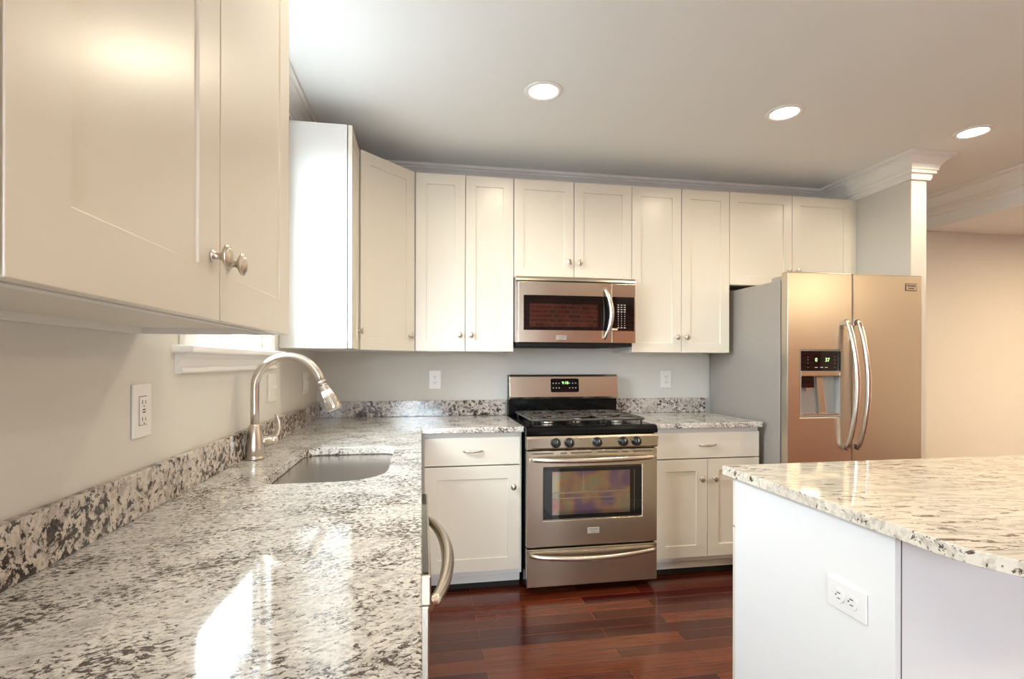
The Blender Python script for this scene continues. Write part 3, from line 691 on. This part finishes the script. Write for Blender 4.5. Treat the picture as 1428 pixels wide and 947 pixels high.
# ---------------------------------------------------------------- outlets and switches
def outlet(label, loc, rot, kind, w=.072, h=.118, horizontal=False, name='wall_outlet', cat='outlet'):
    t = thing(name, label, cat, loc, rot, 'white wall plates')
    if rot == 0: x, y, z = loc
    else: x, y, z = 0, 0, loc[2]
    M4 = Matrix.Identity(4)
    if horizontal: M4 = Matrix.Translation((x, y, z)) @ Matrix.Rotation(PI / 2, 4, 'Y') @ Matrix.Translation((-x, -y, -z))
    def put(n, mb, m, par, bv=0):
        mb.bm.transform(M4); return obj(n, mb, m, par, bv)
    pl = put('plate', MB().box(x - w / 2, x + w / 2, y - .006, y - .0005, z - h / 2, z + h / 2), M_white, t, .002)
    if kind == 'decora':
        f = put('receptacle', MB().box(x - .0165, x + .0165, y - .0085, y - .006, z - .033, z + .033), M_white, t, .001)
        m = MB()
        for s in (-1, 1): m.box(x - .008, x - .006, y - .0090, y - .0084, z + s * .020 - .004, z + s * .020 + .005).box(x + .005, x + .007, y - .0090, y - .0084, z + s * .020 - .004, z + s * .020 + .004).box(x - .002, x + .002, y - .0090, y - .0084, z + s * .020 - .011, z + s * .020 - .008)
        m.box(x - .006, x + .006, y - .0090, y - .0084, z + .001, z + .004).box(x - .006, x + .006, y - .0090, y - .0084, z - .005, z - .002)
        put('slots', m, M_slot, f)
        m = MB().box(x - .0175, x + .0175, y - .0063, y - .0058, z - .0345, z + .0345); put('recess_line', m, M_slot, f)
    elif kind == 'duplex':
        for s in (-1, 1):
            zz = z + s * .0195
            f = put('receptacle', MB().rings([[(px, y - d, pz) for px, pz in rrect(x - .0165, x + .0165, zz - .0145, zz + .0145, .012, 5)] for d in (.006, .0085)], smooth=False), M_white, t)
            put('slots', MB().box(x - .0085, x - .006, y - .0090, y - .0084, zz - .004, zz + .006).box(x + .0055, x + .0080, y - .0090, y - .0084, zz - .003, zz + .006).box(x - .0025, x + .0025, y - .0090, y - .0084, zz - .0105, zz - .0065), M_slot, f)
        put('screw', MB().lathe([(.003, .006), (.003, .0075), (.001, .0078)], (x, y, z), '-Y', 12), M_nickel, t)
    else:
        for s in ((-1, 1) if w > .1 else (0,)):
            f = put('switch', MB().box(x + s * .023 - .0165 * .9, x + s * .023 + .0165 * .9, y - .0085, y - .006, z - .033, z + .033), M_white, t, .001)
            put('toggle', MB().box(x + s * .023 - .004, x + s * .023 + .004, y - .016, y - .0085, z - .002, z + .012), M_white, f, .001)
    return t
outlet('white outlet plate on left wall under the foreground cabinet', (0, -2.078, 1.152), PI / 2, 'decora', .080, .124)
outlet('white double switch plate on left wall behind the faucet', (0, -1.010, 1.152), PI / 2, 'switch', .116, .122, name='light_switch', cat='switch')
outlet('white switch plate on left wall nearest the back corner', (0, -.340, 1.147), PI / 2, 'switch', .116, .122, name='light_switch', cat='switch')
outlet('white outlet on back wall left of the range', (.740, 0, 1.152), 0, 'duplex', .078, .120)
outlet('white outlet on back wall between range and refrigerator', (2.368, 0, 1.149), 0, 'duplex', .078, .122)
# on the island's end panel, facing -x : plate lying on its side
t = thing('wall_outlet', 'white outlet lying sideways on island end panel', 'outlet', (IX0, -2.298, .680), -PI / 2, 'white wall plates')
def hput(n, mb, m, par, bv=0):
    return obj(n, mb, m, par, bv)
pl = hput('plate', MB().box(-.058, .058, -.006, -.0005, .680 - .037, .680 + .037), M_white, t, .002)
for s in (-1, 1):
    xx = s * .0195
    f = hput('receptacle', MB().rings([[(px, -d, pz) for px, pz in rrect(xx - .0145, xx + .0145, .680 - .0165, .680 + .0165, .012, 5)] for d in (.006, .0085)], smooth=False), M_white, t)
    hput('slots', MB().box(xx - .005, xx + .005, -.0090, -.0084, .6855, .688).box(xx - .004, xx + .005, -.0090, -.0084, .672, .6745).box(xx - .0105, xx - .0065, -.0090, -.0084, .678, .682), M_slot, f)

# ---------------------------------------------------------------- ceiling downlights
def downlight(x, y, label, wts=LAMP_W):
    t = thing('recessed_ceiling_light', label, 'ceiling light', (x, y, ZC), 0, 'round recessed ceiling lights')
    obj('trim_ring', MB().lathe([(.066, -.0015), (.069, -.006), (.080, -.0075), (.090, -.004), (.091, 0), (.066, 0)], (x, y, ZC), 'Z', 40), M_trim, t)
    obj('diffuser', MB().lathe([(.0655, -.0005), (.0655, -.003), (.05, -.0036), (.002, -.004)], (x, y, ZC), 'Z', 36), M_lampdisc, t)
    d = bpy.data.lights.new('lamp_light', 'AREA'); d.shape = 'DISK'; d.size = .12; d.energy = wts; d.color = LAMP_COL; d.spread = math.radians(160)
    l = bpy.data.objects.new('lamp_light', d); COL.objects.link(l); l.parent = t; l.location = (0, 0, -.012)
downlight(1.213, -1.069, 'leftmost visible recessed ceiling light, above the range')
downlight(2.470, -1.078, 'middle recessed ceiling light, in front of the refrigerator')
downlight(3.642, -1.061, 'rightmost recessed ceiling light, beside the partition crown')
downlight(.62, -2.20, 'recessed ceiling light above the long worktop, outside the frame', LAMP_W * .6)
downlight(2.47, -2.85, 'recessed ceiling light above the island, outside the frame')
downlight(1.21, -4.4, 'recessed ceiling light behind the camera, left one')
downlight(3.40, -4.4, 'recessed ceiling light behind the camera, right one')
# lamps of the neighbouring hall, out of frame
for x, y in ((5.6, -1.6), (5.6, -4.2)):
    d = bpy.data.lights.new('hall_lamp', 'AREA'); d.shape = 'DISK'; d.size = .35; d.energy = HALL_W; d.color = (1.0, .78, .50)
    l = bpy.data.objects.new('hall_lamp', d); COL.objects.link(l); l.location = (x, y, ZH - .02)
